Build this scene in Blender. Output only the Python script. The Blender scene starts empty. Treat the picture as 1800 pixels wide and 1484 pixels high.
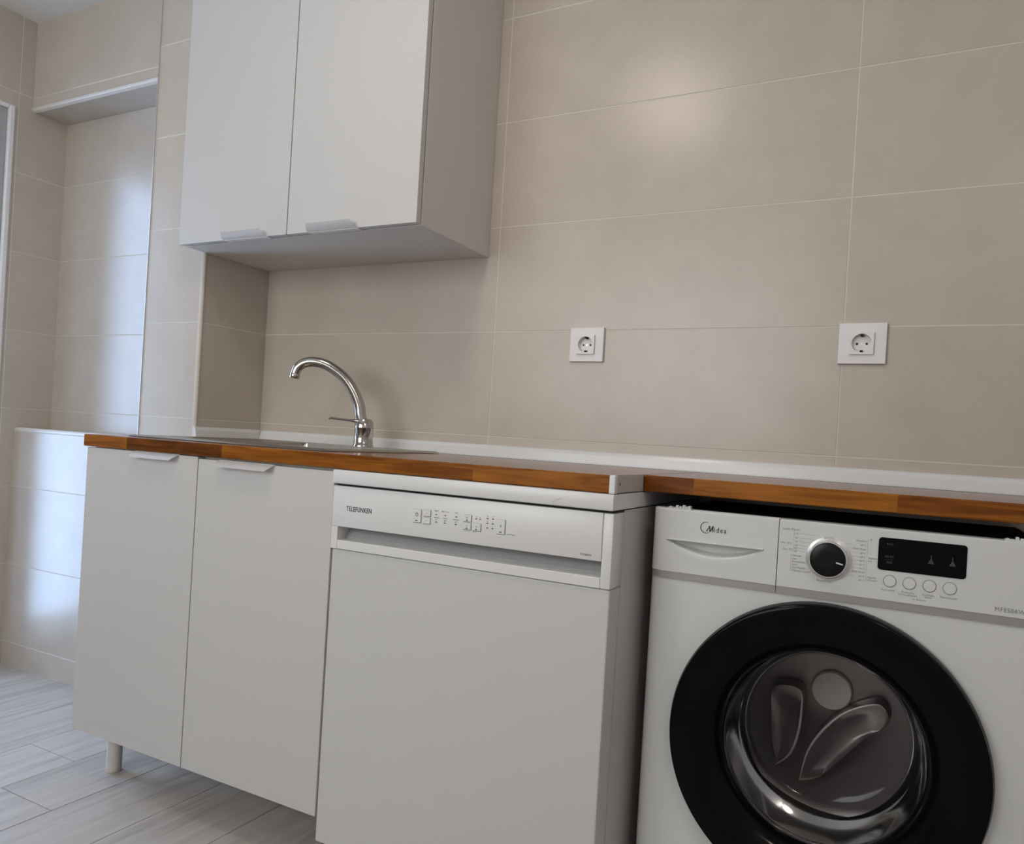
import bpy, bmesh, math, random
from mathutils import Vector, Matrix
random.seed(7)
C = bpy.context.scene.collection
sc = bpy.context.scene
PI = math.pi

# ------------------------------------------------------------------ camera
cam_d = bpy.data.cameras.new('camera'); cam = bpy.data.objects.new('camera', cam_d); C.objects.link(cam)
yaw, pitch, roll, F = 0.4677, -0.0032, 0.0599, 1322.3178
fw = Vector((-math.sin(yaw)*math.cos(pitch), math.cos(yaw)*math.cos(pitch), math.sin(pitch)))
rt = Vector((math.cos(yaw), math.sin(yaw), 0)); up = rt.cross(fw)
R_ = rt*math.cos(roll) + up*math.sin(roll); U_ = -rt*math.sin(roll) + up*math.cos(roll)
cam.matrix_world = Matrix(((R_.x, U_.x, -fw.x, 1.8473), (R_.y, U_.y, -fw.y, -1.717), (R_.z, U_.z, -fw.z, 0.9063), (0, 0, 0, 1)))
cam_d.sensor_fit = 'HORIZONTAL'; cam_d.sensor_width = 36; cam_d.lens = F/1800*36
cam_d.shift_x = -45.94/1800; cam_d.shift_y = 37.75/1800; cam_d.clip_start = .01
sc.camera = cam
# ------------------------------------------------------------------ world, lights, exposure
sc.view_settings.view_transform = 'Standard'; sc.view_settings.look = 'None'
sc.view_settings.gamma = 1; sc.view_settings.use_curve_mapping = False
sc.view_settings.exposure = 0.0
w = bpy.data.worlds.new('world'); sc.world = w; w.use_nodes = True
w.node_tree.nodes['Background'].inputs[0].default_value = (.62, .78, 1, 1)
w.node_tree.nodes['Background'].inputs[1].default_value = 1.4
def area(name, loc, rot, sx, sy, power, col):
    l = bpy.data.lights.new(name, 'AREA'); l.shape = 'RECTANGLE'; l.size = sx; l.size_y = sy
    l.energy = power; l.color = col
    o = bpy.data.objects.new(name, l); C.objects.link(o); o.location = loc; o.rotation_euler = rot
    return o
# daylight through the glazed balcony door in the left wall
area('daylight_door', (-1.12, -.50, 1.0), (0, -PI/2, 0), 1.75, .44, 25, (.43, .62, 1))
# fill light through an added, unseen window behind the camera
area('window_fill', (0.3, -3.0, 1.5), (PI/2, 0, 0), 1.7, 1.15, 30, (1, .94, .88))
LAMP_GLOW = 20.0       # radiance of the opal shade

# ------------------------------------------------------------------ helpers
def obj(name, me, mat=None, parent=None):
    """me: bmesh in WORLD coordinates (or a mesh already local)"""
    if isinstance(me, bmesh.types.BMesh):
        m = bpy.data.meshes.new(name)
        if parent is not None and parent.get('_off') is not None:
            bmesh.ops.translate(me, verts=me.verts, vec=-Vector(parent['_off']))
        me.to_mesh(m); me.free()
    else: m = me
    if mat: m.materials.append(mat)
    o = bpy.data.objects.new(name, m); C.objects.link(o)
    if parent is not None:
        o.parent = parent
        if parent.get('_off') is not None: o['_off'] = parent['_off']
    return o
def smooth(o, ang=40):
    for p in o.data.polygons: p.use_smooth = True
    try: o.data.set_sharp_from_angle(angle=math.radians(ang))
    except Exception: pass
    return o
def thing(name, label, cat, loc, group=None):
    o = bpy.data.objects.new(name, None); C.objects.link(o); o.location = loc; o.empty_display_size = .05
    o['_off'] = tuple(loc); o['label'] = label; o['category'] = cat
    if group: o['group'] = group
    return o
def struct(name, bm, mat, label=None):
    o = obj(name, bm, mat); o['kind'] = 'structure'
    if label: o['label'] = label
    return o
def BM(): return bmesh.new()
def box(bm, x0, x1, y0, y1, z0, z1, bev=0, seg=1, edges=None):
    t = bmesh.new()
    bmesh.ops.create_cube(t, size=1)
    for v in t.verts:
        v.co = Vector(((x0+x1)/2 + v.co.x*(x1-x0), (y0+y1)/2 + v.co.y*(y1-y0), (z0+z1)/2 + v.co.z*(z1-z0)))
    if bev:
        ed = [e for e in t.edges if (edges is None or edges(e))]
        bmesh.ops.bevel(t, geom=ed, offset=bev, segments=seg, affect='EDGES', profile=.5)
    merge(bm, t)
    return bm
def merge(bm, t):
    m = bpy.data.meshes.new('tmp'); t.to_mesh(m); t.free(); bm.from_mesh(m); bpy.data.meshes.remove(m)
def B(*a, **k): return box(BM(), *a, **k)
def prism(bm, pts, axis, a0, a1):
    """pts 2D polygon extruded along axis: 'x' pts=(y,z); 'y' pts=(x,z); 'z' pts=(x,y)"""
    def mk(p, a): return {'x': (a, p[0], p[1]), 'y': (p[0], a, p[1]), 'z': (p[0], p[1], a)}[axis]
    v0 = [bm.verts.new(mk(p, a0)) for p in pts]; v1 = [bm.verts.new(mk(p, a1)) for p in pts]
    n = len(pts)
    bm.faces.new(v0); bm.faces.new(v1[::-1])
    for i in range(n): bm.faces.new((v0[i], v1[i], v1[(i+1) % n], v0[(i+1) % n]))
    bmesh.ops.recalc_face_normals(bm, faces=bm.faces)
    return bm
def rrect(x0, x1, z0, z1, r, n=6):
    out = []
    for cx, cz, a in ((x1-r, z1-r, 0), (x0+r, z1-r, 90), (x0+r, z0+r, 180), (x1-r, z0+r, 270)):
        for k in range(n+1):
            t = math.radians(a+90*k/n); out.append((cx+r*math.cos(t), cz+r*math.sin(t)))
    return out
def circ(cx, cz, r, n=32): return [(cx+r*math.cos(2*PI*k/n), cz+r*math.sin(2*PI*k/n)) for k in range(n)]
def lathe(bm, prof, c, axis='z', n=48, close=False):
    """prof (r, h) along axis through c"""
    rings = []
    for r, h in prof:
        ring = []
        for k in range(n if r > 1e-6 else 1):
            a = 2*PI*k/n
            u, v = r*math.cos(a), r*math.sin(a)
            p = {'z': (c[0]+u, c[1]+v, c[2]+h), 'y': (c[0]+u, c[1]+h, c[2]+v)}[axis]
            ring.append(bm.verts.new(p))
        rings.append(ring)
    pairs = list(zip(rings, rings[1:]))
    if close: pairs.append((rings[-1], rings[0]))
    for a, b in pairs:
        if len(a) == 1 and len(b) == 1: continue
        for k in range(n):
            k2 = (k+1) % n
            if len(a) == 1: bm.faces.new((a[0], b[k], b[k2]))
            elif len(b) == 1: bm.faces.new((a[k], b[0], a[k2]))
            else: bm.faces.new((a[k], b[k], b[k2], a[k2]))
    bmesh.ops.recalc_face_normals(bm, faces=bm.faces)
    return bm
def sweep(bm, pts, rad, n=20, caps=True):
    pts = [Vector(p) for p in pts]; rings = []
    prev = None
    for i, p in enumerate(pts):
        t = (pts[min(i+1, len(pts)-1)] - pts[max(i-1, 0)]).normalized()
        if prev is None:
            a = Vector((0, 1, 0)) if abs(t.y) < .9 else Vector((1, 0, 0))
            u = t.cross(a).normalized()
        else: u = (prev - t*prev.dot(t)).normalized()
        prev = u; v = t.cross(u)
        r = rad[i] if isinstance(rad, (list, tuple)) else rad
        ru, rv = r if isinstance(r, tuple) else (r, r)
        rings.append([bm.verts.new(p + u*ru*math.cos(2*PI*k/n) + v*rv*math.sin(2*PI*k/n)) for k in range(n)])
    for a, b in zip(rings, rings[1:]):
        for k in range(n): bm.faces.new((a[k], b[k], b[(k+1) % n], a[(k+1) % n]))
    if caps: bm.faces.new(rings[0][::-1]); bm.faces.new(rings[-1])
    bmesh.ops.recalc_face_normals(bm, faces=bm.faces)
    return bm
def catmull(p, n=6):
    out = []
    q = [p[0]] + list(p) + [p[-1]]
    for i in range(1, len(q)-2):
        for k in range(n):
            t = k/n
            a, b, c, d = [Vector(v) for v in q[i-1:i+3]]
            out.append(.5*((2*b) + (c-a)*t + (2*a-5*b+4*c-d)*t*t + (3*b-a-3*c+d)*t**3))
    out.append(Vector(p[-1])); return out
def text(name, s, x, y, z, size, mat, parent, sx=1, bold=0, align='LEFT', shear=0, depth=.0002, spacing=1, width=None):
    cu = bpy.data.curves.new('t', 'FONT'); cu.body = s; cu.size = size; cu.align_x = align
    cu.offset = bold; cu.shear = shear; cu.extrude = depth; cu.resolution_u = 3; cu.space_character = spacing
    t = bpy.data.objects.new('t', cu); C.objects.link(t)
    me = bpy.data.meshes.new_from_object(t.evaluated_get(bpy.context.evaluated_depsgraph_get()))
    bpy.data.objects.remove(t); bpy.data.curves.remove(cu)
    if width: sx = width/max(v.co.x for v in me.vertices)
    off = Vector(parent['_off'])
    me.transform(Matrix.Translation(Vector((x, y, z)) - off) @ Matrix.Rotation(PI/2, 4, 'X') @ Matrix.Diagonal((sx, 1, 1, 1)))
    me.name = name; me.materials.clear()
    return obj(name, me, mat, parent)
def text_bm(bm, s, x, y, z, size, sx=1, bold=0, align='LEFT', depth=.0001, sp=1.1):
    cu = bpy.data.curves.new('t', 'FONT'); cu.body = s; cu.size = size; cu.align_x = align
    cu.offset = bold; cu.extrude = depth; cu.resolution_u = 2; cu.space_character = sp
    t = bpy.data.objects.new('t', cu); C.objects.link(t)
    me = bpy.data.meshes.new_from_object(t.evaluated_get(bpy.context.evaluated_depsgraph_get()))
    bpy.data.objects.remove(t); bpy.data.curves.remove(cu)
    me.transform(Matrix.Translation((x, y, z)) @ Matrix.Rotation(PI/2, 4, 'X') @ Matrix.Diagonal((sx, 1, 1, 1)))
    bm.from_mesh(me); bpy.data.meshes.remove(me)

# ------------------------------------------------------------------ materials
def mat(name, col, rough=.5, metal=0, **kw):
    m = bpy.data.materials.new(name); m.use_nodes = True
    b = m.node_tree.nodes['Principled BSDF']
    b.inputs['Base Color'].default_value = (*col, 1); b.inputs['Roughness'].default_value = rough
    b.inputs['Metallic'].default_value = metal
    for k, v in kw.items(): b.inputs[k.replace('_', ' ')].default_value = v
    return m
def N(m, t, **kw):
    n = m.node_tree.nodes.new(t)
    for k, v in kw.items(): setattr(n, k, v)
    return n
def L(m, a, b): m.node_tree.links.new(a, b)
def grain(m, scale=(1, 1, 1), nscale=200, col_amt=.03, bump=.02, detail=4, dist=.001):
    """fine procedural mottling on colour and a slight bump, in object coordinates"""
    b = m.node_tree.nodes['Principled BSDF']
    tc = N(m, 'ShaderNodeTexCoord'); mp = N(m, 'ShaderNodeMapping'); mp.inputs['Scale'].default_value = scale
    nz = N(m, 'ShaderNodeTexNoise'); nz.inputs['Scale'].default_value = nscale; nz.inputs['Detail'].default_value = detail
    L(m, tc.outputs['Object'], mp.inputs[0]); L(m, mp.outputs[0], nz.inputs['Vector'])
    mr = N(m, 'ShaderNodeMapRange'); mr.inputs[3].default_value = 1-col_amt; mr.inputs[4].default_value = 1+col_amt
    L(m, nz.outputs[0], mr.inputs[0])
    mx = N(m, 'ShaderNodeVectorMath', operation='SCALE'); mx.inputs[0].default_value = b.inputs['Base Color'].default_value[:3]
    L(m, mr.outputs[0], mx.inputs['Scale']); L(m, mx.outputs[0], b.inputs['Base Color'])
    bp = N(m, 'ShaderNodeBump'); bp.inputs['Strength'].default_value = bump; bp.inputs['Distance'].default_value = dist
    L(m, nz.outputs[0], bp.inputs['Height']); L(m, bp.outputs[0], b.inputs['Normal'])
    return m
def tile_mat():
    m = mat('beige_tile', (.46, .405, .345), .3)
    b = m.node_tree.nodes['Principled BSDF']
    tc = N(m, 'ShaderNodeTexCoord'); oi = N(m, 'ShaderNodeObjectInfo')
    n1 = N(m, 'ShaderNodeTexNoise'); n1.inputs['Scale'].default_value = 9; n1.inputs['Detail'].default_value = 5; n1.inputs['Roughness'].default_value = .6
    n2 = N(m, 'ShaderNodeTexNoise'); n2.inputs['Scale'].default_value = 160; n2.inputs['Detail'].default_value = 4
    ad = N(m, 'ShaderNodeVectorMath', operation='ADD'); sc_ = N(m, 'ShaderNodeVectorMath', operation='SCALE'); sc_.inputs[0].default_value = (7, 3, 5)
    L(m, oi.outputs['Random'], sc_.inputs['Scale']); L(m, tc.outputs['Object'], ad.inputs[0]); L(m, sc_.outputs[0], ad.inputs[1])
    L(m, ad.outputs[0], n1.inputs['Vector']); L(m, ad.outputs[0], n2.inputs['Vector'])
    cr = N(m, 'ShaderNodeValToRGB'); cr.color_ramp.elements[0].position = .3; cr.color_ramp.elements[1].position = .7
    cr.color_ramp.elements[0].color = (*TILE_A, 1); cr.color_ramp.elements[1].color = (*TILE_B, 1)
    L(m, n1.outputs[0], cr.inputs[0])
    mr = N(m, 'ShaderNodeMapRange'); mr.inputs[3].default_value = .96; mr.inputs[4].default_value = 1.04; L(m, n2.outputs[0], mr.inputs[0])
    mr2 = N(m, 'ShaderNodeMapRange'); mr2.inputs[3].default_value = .985; mr2.inputs[4].default_value = 1.015; L(m, oi.outputs['Random'], mr2.inputs[0])
    mu = N(m, 'ShaderNodeMath', operation='MULTIPLY'); L(m, mr.outputs[0], mu.inputs[0]); L(m, mr2.outputs[0], mu.inputs[1])
    s = N(m, 'ShaderNodeVectorMath', operation='SCALE'); L(m, cr.outputs[0], s.inputs[0]); L(m, mu.outputs[0], s.inputs['Scale'])
    L(m, s.outputs[0], b.inputs['Base Color'])
    bp = N(m, 'ShaderNodeBump'); bp.inputs['Strength'].default_value = .05; bp.inputs['Distance'].default_value = .0006
    L(m, n2.outputs[0], bp.inputs['Height']); L(m, bp.outputs[0], b.inputs['Normal'])
    b.inputs['Roughness'].default_value = .29
    return m
TILE_A = (.50, .438, .370); TILE_B = (.55, .484, .412)
M = {}
M['tile'] = tile_mat()
M['grout'] = grain(mat('pale_grout', (.66, .61, .54), .8), nscale=300)
M['plaster'] = grain(mat('white_ceiling_paint', (.80, .79, .77), .8), nscale=90, bump=.05)
M['trim'] = grain(mat('pale_corner_trim', (.64, .60, .55), .35), nscale=60, col_amt=.01)
M['metal_trim'] = grain(mat('grey_corner_trim', (.48, .47, .46), .4, .3), nscale=60, col_amt=.02)
M['door'] = grain(mat('matt_cabinet_white', (.575, .56, .545), .42), nscale=420, col_amt=.012, bump=.02, dist=.0004)
M['carcass'] = grain(mat('cabinet_carcass_white', (.66, .63, .58), .5), nscale=300, col_amt=.012)
M['edge'] = grain(mat('grey_door_edge', (.40, .39, .37), .5), nscale=300)
M['handle'] = grain(mat('white_powder_coat', (.80, .77, .755), .4), nscale=300, col_amt=.01)
M['white_plastic'] = grain(mat('white_plastic', (.72, .71, .69), .3), nscale=400, col_amt=.01, bump=.01)
M['enamel'] = grain(mat('white_enamel', (.60, .59, .56), .28), nscale=300, col_amt=.012, bump=.01)
M['enamel_side'] = grain(mat('white_enamel_side', (.62, .58, .57), .35), nscale=300, col_amt=.012, bump=.01)
M['wm'] = grain(mat('washer_white_enamel', (.66, .66, .64), .22), nscale=300, col_amt=.01, bump=.005)
M['wm_strip'] = grain(mat('brushed_grey_strip', (.37, .345, .335), .4, .35), nscale=300, scale=(.1, 1, 1), col_amt=.06)
M['recess'] = grain(mat('grey_recess', (.38, .37, .37), .35), nscale=200)
M['ink'] = grain(mat('black_ink', (.03, .03, .035), .4), nscale=50)
M['ink_soft'] = grain(mat('grey_ink', (.24, .235, .23), .5), nscale=50)
M['hub'] = grain(mat('pale_beige_plastic', (.93, .84, .74), .5), nscale=60)
M['end'] = grain(mat('beige_edging', (.52, .47, .41), .5), nscale=200)
M['edge_glint'] = grain(mat('pale_edge_glint', (.85, .78, .76), .35, .3), nscale=60)
M['dark'] = grain(mat('black_gap', (.012, .011, .011), .8), nscale=50)
M['black_gloss'] = grain(mat('black_gloss', (.004, .0038, .004), .1, Specular_IOR_Level=.1), nscale=20, col_amt=.02, bump=0)
M['knob'] = grain(mat('black_knob', (.005, .0045, .005), .3, Specular_IOR_Level=.25), nscale=80, col_amt=.05)
M['silver'] = grain(mat('silver_ring', (.72, .71, .70), .25, .7), nscale=80)
M['chrome'] = grain(mat('brushed_chrome', (.50, .465, .43), .12, 1), nscale=200, col_amt=.02, bump=.005)
M['steel'] = grain(mat('stainless_steel', (.50, .47, .43), .3, 1), nscale=120, scale=(1, 12, 1), col_amt=.08, bump=.02)
M['drum'] = grain(mat('steel_drum', (.27, .235, .225), .28, .7), nscale=60, col_amt=.1)
M['rubber'] = grain(mat('dark_grey_rubber', (.045, .043, .045), .5), nscale=60)
M['leg'] = grain(mat('pale_leg_plastic', (.62, .57, .53), .45), nscale=100)
M['alu'] = grain(mat('grey_aluminium_frame', (.45, .46, .47), .4, .4), nscale=80)
M['upstand'] = grain(mat('white_upstand_strip', (.72, .71, .69), .22), nscale=100, col_amt=.01)
M['icon'] = grain(mat('faint_grey_icon', (.045, .045, .048), .5), nscale=50)
def glass_mat(name, tint=(1, 1, 1), rough=0.02, ior=1.45, mirror=1.0):
    m = bpy.data.materials.new(name); m.use_nodes = True; nt = m.node_tree; nt.nodes.clear()
    out = N(m, 'ShaderNodeOutputMaterial'); mx = N(m, 'ShaderNodeMixShader'); fr = N(m, 'ShaderNodeFresnel'); fr.inputs[0].default_value = ior
    tr = N(m, 'ShaderNodeBsdfTransparent'); tr.inputs[0].default_value = (*tint, 1)
    gl = N(m, 'ShaderNodeBsdfGlossy'); gl.inputs['Roughness'].default_value = rough; gl.inputs[0].default_value = (mirror, mirror, mirror, 1)
    L(m, fr.outputs[0], mx.inputs[0]); L(m, tr.outputs[0], mx.inputs[1]); L(m, gl.outputs[0], mx.inputs[2]); L(m, mx.outputs[0], out.inputs[0])
    return m
M['pane'] = glass_mat('window_pane_glass', (.95, .97, .97))
M['bowl'] = glass_mat('door_bowl_glass', (.95, .95, .96), .07, 1.4, .6)
def wood_mat(name, front_y, stops, dark0):
    """oiled laminated wood: staves along x, 45 mm rows in y; the front row has its own stave lengths"""
    m = mat(name, (.3, .12, .04), .2); b = m.node_tree.nodes['Principled BSDF']
    ge = N(m, 'ShaderNodeTexCoord'); sp = N(m, 'ShaderNodeSeparateXYZ'); L(m, ge.outputs['Object'], sp.inputs[0])
    # front-row tone
    mr = N(m, 'ShaderNodeMapRange'); mr.inputs[1].default_value = 0; mr.inputs[2].default_value = 3; L(m, sp.outputs[0], mr.inputs[0])
    cr = N(m, 'ShaderNodeValToRGB'); cr.color_ramp.interpolation = 'CONSTANT'
    els = cr.color_ramp.elements
    els[0].position = 0; els[0].color = (dark0,)*3 + (1,); els[1].position = stops[0][0]/3; els[1].color = (stops[0][1],)*3 + (1,)
    for x, v in stops[1:]:
        e = els.new(x/3); e.color = (v, v, v, 1)
    L(m, mr.outputs[0], cr.inputs[0])
    # other rows
    dv = N(m, 'ShaderNodeMath', operation='DIVIDE'); dv.inputs[1].default_value = .045; L(m, sp.outputs[1], dv.inputs[0])
    fl = N(m, 'ShaderNodeMath', operation='FLOOR'); L(m, dv.outputs[0], fl.inputs[0])
    wn = N(m, 'ShaderNodeTexWhiteNoise', noise_dimensions='1D'); L(m, fl.outputs[0], wn.inputs['W'])
    ad = N(m, 'ShaderNodeMath', operation='MULTIPLY_ADD'); ad.inputs[1].default_value = 3.1; L(m, sp.outputs[0], ad.inputs[0]); L(m, wn.outputs[0], ad.inputs[2])
    f2 = N(m, 'ShaderNodeMath', operation='FLOOR'); L(m, ad.outputs[0], f2.inputs[0])
    cb = N(m, 'ShaderNodeCombineXYZ'); L(m, f2.outputs[0], cb.inputs[0]); L(m, fl.outputs[0], cb.inputs[1])
    w2 = N(m, 'ShaderNodeTexWhiteNoise', noise_dimensions='2D'); L(m, cb.outputs[0], w2.inputs['Vector'])
    lt = N(m, 'ShaderNodeMath', operation='LESS_THAN'); lt.inputs[1].default_value = front_y+.035; L(m, sp.outputs[1], lt.inputs[0])
    mx = N(m, 'ShaderNodeMix', data_type='FLOAT'); L(m, lt.outputs[0], mx.inputs[0]); L(m, w2.outputs[0], mx.inputs[2]); L(m, cr.outputs[0], mx.inputs[3])
    # grain
    mp = N(m, 'ShaderNodeMapping'); mp.inputs['Scale'].default_value = (2.2, 30, 30); L(m, ge.outputs['Object'], mp.inputs[0])
    of = N(m, 'ShaderNodeCombineXYZ'); L(m, mx.outputs[0], of.inputs[2])
    s5 = N(m, 'ShaderNodeVectorMath', operation='SCALE'); s5.inputs['Scale'].default_value = 9; L(m, of.outputs[0], s5.inputs[0])
    a2 = N(m, 'ShaderNodeVectorMath', operation='ADD'); L(m, mp.outputs[0], a2.inputs[0]); L(m, s5.outputs[0], a2.inputs[1])
    nz = N(m, 'ShaderNodeTexNoise'); nz.inputs['Scale'].default_value = 2.2; nz.inputs['Detail'].default_value = 6; nz.inputs['Distortion'].default_value = 1.2; L(m, a2.outputs[0], nz.inputs['Vector'])
    ma = N(m, 'ShaderNodeMath', operation='MULTIPLY_ADD'); ma.inputs[1].default_value = .9; L(m, nz.outputs[0], ma.inputs[0])
    sb = N(m, 'ShaderNodeMath', operation='MULTIPLY_ADD'); sb.inputs[1].default_value = .62; sb.inputs[2].default_value = -.28; L(m, mx.outputs[0], sb.inputs[0]); L(m, sb.outputs[0], ma.inputs[2])
    c2 = N(m, 'ShaderNodeValToRGB'); e = c2.color_ramp.elements
    e[0].position = .15; e[0].color = (.065, .017, .003, 1); e[1].position = .85; e[1].color = (.37, .130, .016, 1)
    q = e.new(.5); q.color = (.170, .050, .006, 1)
    L(m, ma.outputs[0], c2.inputs[0]); L(m, c2.outputs[0], b.inputs['Base Color'])
    bp = N(m, 'ShaderNodeBump'); bp.inputs['Strength'].default_value = .08; bp.inputs['Distance'].default_value = .001
    L(m, nz.outputs[0], bp.inputs['Height']); L(m, bp.outputs[0], b.inputs['Normal'])
    b.inputs['Specular IOR Level'].default_value = .2
    return m
M['wood1'] = wood_mat('oiled_wood_worktop', -.5586, [(.214, .42), (.576, .30), (.60, .22), (.828, .62), (.97, .38), (1.151, .9)], .7)
M['wood2'] = wood_mat('oiled_wood_worktop_right', -.4177, [(1.40, .85), (1.53, .32), (1.80, .22), (2.1, .5)], .7)
def plank_mat():
    m = mat('grey_wood_look_plank', (.4, .37, .34), .42); b = m.node_tree.nodes['Principled BSDF']
    tc = N(m, 'ShaderNodeTexCoord'); oi = N(m, 'ShaderNodeObjectInfo')
    s = N(m, 'ShaderNodeVectorMath', operation='SCALE'); s.inputs[0].default_value = (11, 17, 0); L(m, oi.outputs['Random'], s.inputs['Scale'])
    a = N(m, 'ShaderNodeVectorMath', operation='ADD'); L(m, tc.outputs['Object'], a.inputs[0]); L(m, s.outputs[0], a.inputs[1])
    mp = N(m, 'ShaderNodeMapping'); mp.inputs['Scale'].default_value = (22, 1.6, 1); L(m, a.outputs[0], mp.inputs[0])
    n = N(m, 'ShaderNodeTexNoise'); n.inputs['Scale'].default_value = 1.6; n.inputs['Detail'].default_value = 8; n.inputs['Roughness'].default_value = .62; n.inputs['Distortion'].default_value = .5; L(m, mp.outputs[0], n.inputs['Vector'])
    c = N(m, 'ShaderNodeValToRGB'); e = c.color_ramp.elements
    e[0].position = .28; e[0].color = (.36, .325, .29, 1); e[1].position = .70; e[1].color = (.61, .56, .515, 1)
    q = e.new(.46); q.color = (.51, .465, .425, 1)
    L(m, n.outputs[0], c.inputs[0])
    mr = N(m, 'ShaderNodeMapRange'); mr.inputs[3].default_value = .92; mr.inputs[4].default_value = 1.08; L(m, oi.outputs['Random'], mr.inputs[0])
    s2 = N(m, 'ShaderNodeVectorMath', operation='SCALE'); L(m, c.outputs[0], s2.inputs[0]); L(m, mr.outputs[0], s2.inputs['Scale']); L(m, s2.outputs[0], b.inputs['Base Color'])
    bp = N(m, 'ShaderNodeBump'); bp.inputs['Strength'].default_value = .15; bp.inputs['Distance'].default_value = .0015
    L(m, n.outputs[0], bp.inputs['Height']); L(m, bp.outputs[0], b.inputs['Normal'])
    return m
M['plank'] = plank_mat()
M['floor_joint'] = grain(mat('brown_floor_joint', (.14, .12, .105), .8), nscale=100)

# ------------------------------------------------------------------ dimensions
TH, ZB, V1, TW = .2765, .9117, .8305, .8611
ZC = 2.288
XL, DL, DA, DP, WP = -1.034, .162, .038, .2428, .2467      # left wall, ledge front, alcove back, pillar front, pillar width
ZLED, ZBK = .8438, 1.972
XR, YF = 2.75, -2.75
T, G = .008, .0013      # tile thickness, half a joint
def rows(z0, z1):
    out = []; k = -4
    while ZB+k*TH < z1:
        a, b = max(ZB+k*TH, z0), min(ZB+(k+1)*TH, z1)
        if b-a > .004: out.append((a, b))
        k += 1
    return out
def tiles_y(par, y, xs, z0, z1, gaps=None):
    """tiles whose visible face is at y, facing -y; xs = joint positions"""
    for a, b in rows(z0, z1):
        for x0, x1 in zip(xs, xs[1:]):
            j = random.uniform(-.00025, .00025)
            t = obj('tile', B(x0+G, x1-G, y+j, y+T, a+G, b-G, bev=.0006), M['tile'], par)
def tiles_x(par, x, ys, z0, z1, sgn):
    """face at x; sgn=+1 faces +x"""
    for a, b in rows(z0, z1):
        for y0, y1 in zip(ys, ys[1:]):
            j = random.uniform(-.00025, .00025)
            x0, x1 = (x-T, x+j) if sgn > 0 else (x+j, x+T)
            obj('tile', B(x0, x1, y0+G, y1-G, a+G, b-G, bev=.0006), M['tile'], par)
g = .0006   # grout lies this far behind the tile face

# ------------------------------------------------------------------ setting
fl = struct('floor', B(XL-.15, XR+.1, YF-.1, .2, -.1, -.0015), M['floor_joint'], 'grey wood look plank floor')
offs = {0: -.667, -1: -.49, 1: -.95, -2: -.18, 2: -.30, -3: -.80}
k = -6
while -.066+.2*k < XR:
    x0, x1 = max(-.066+.2*k, XL), min(-.066+.2*(k+1), XR)
    if x1-x0 > .01:
        y = offs.get(k, -(.37*k % 1.2))
        while y < 0: y += 1.2
        ys = []
        while y > YF-1.2: ys.append(y); y -= 1.2
        for a, b in zip(ys[1:], ys):
            a, b = max(a, YF), min(b, 0)
            if b-a > .01: obj('floor_plank', B(x0+.0009, x1-.0009, a+.0009, b-.0009, -.009, random.uniform(-.0002, .0002), bev=.0008), M['plank'], fl)
    k += 1
struct('ceiling', B(XL-.15, XR+.1, YF-.1, .2, ZC, ZC+.1), M['plaster'], 'white painted ceiling')
wb = struct('wall_back', B(0, XR, g, .2, 0, ZC), M['grout'], 'beige tiled wall behind the worktop')
tiles_y(wb, 0, [0, V1, V1+TW, min(V1+2*TW, XR), XR], 0, ZC)
# pillar to the left of the cabinets
wp = struct('wall_pillar', B(-WP+g, -g, -DP+g, .2, 0, ZC), M['grout'], 'narrow tiled pillar left of the sink')
tiles_y(wp, -DP, [-WP, 0], 0, ZC)
tiles_x(wp, 0, [-DP, 0], 0, ZC, 1)
tiles_x(wp, -WP, [-DP, 0], 0, ZC, -1)
# alcove beyond the pillar
wa = struct('wall_alcove', B(XL, -WP, -DA+g, .2, ZLED, ZBK), M['grout'], 'tiled back wall of the alcove')
tiles_y(wa, -DA, [XL, -WP], ZLED, ZBK)
wh = struct('wall_bulkhead', B(XL, -WP, -DL+g, .2, ZBK, ZC), M['grout'], 'tiled bulkhead above the alcove')
tiles_y(wh, -DL, [XL, -WP], ZBK+.012, ZC)
obj('soffit_tile', B(XL+G, -WP-G, -DL+.012, -DA, ZBK-.001, ZBK+.004), M['tile'], wh)
wl = struct('wall_ledge', B(XL, -WP, -DL+g, .2, 0, ZLED-g), M['grout'], 'low tiled ledge below the alcove')
tiles_y(wl, -DL, [XL, -WP], 0, ZLED-.012)
obj('top_tile', B(XL+G, -WP-G, -DL+.012, -DA, ZLED-.006, ZLED), M['tile'], wl)
# left wall with the balcony door opening
DY0, DY1, DZ1 = -.78, -.222, 1.965
bm = BM()
box(bm, XL-.15, XL-g, DY1, .2, 0, ZC); box(bm, XL-.15, XL-g, DY0, DY1, DZ1, ZC); box(bm, XL-.15, XL-g, YF-.1, DY0, 0, ZC)
wleft = struct('wall_left', bm, M['grout'], 'tiled left wall with a glazed door opening')
tiles_x(wleft, XL, [-.208, 0], 0, ZC, 1)
for (y0, y1) in ((DY0, DY1+.014),):
    for a, b in rows(DZ1, ZC):
        obj('tile', B(XL-T, XL, y0+G, -.208-G, a+G, b-G, bev=.0006), M['tile'], wleft)
for a, b in rows(0, DZ1):
    obj('tile', B(XL-T, XL, DY1+.001, -.208-G, a+G, b-G, bev=.0006), M['tile'], wleft)
tiles_x(wleft, XL, [YF, DY0], 0, ZC, 1)
struct('wall_right', B(XR, XR+.1, YF-.1, .2, 0, ZC), M['plaster'], 'right wall outside the view')
# wall behind the camera with an opening for the added window
bm = BM()
WX0, WX1, WZ0, WZ1 = -.65, 1.25, .85, 2.1
box(bm, XL-.15, WX0, YF-.1, YF, 0, ZC); box(bm, WX1, XR+.1, YF-.1, YF, 0, ZC)
box(bm, WX0, WX1, YF-.1, YF, 0, WZ0); box(bm, WX0, WX1, YF-.1, YF, WZ1, ZC)
struct('wall_front', bm, M['plaster'], 'pale wall behind the viewer')
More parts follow.
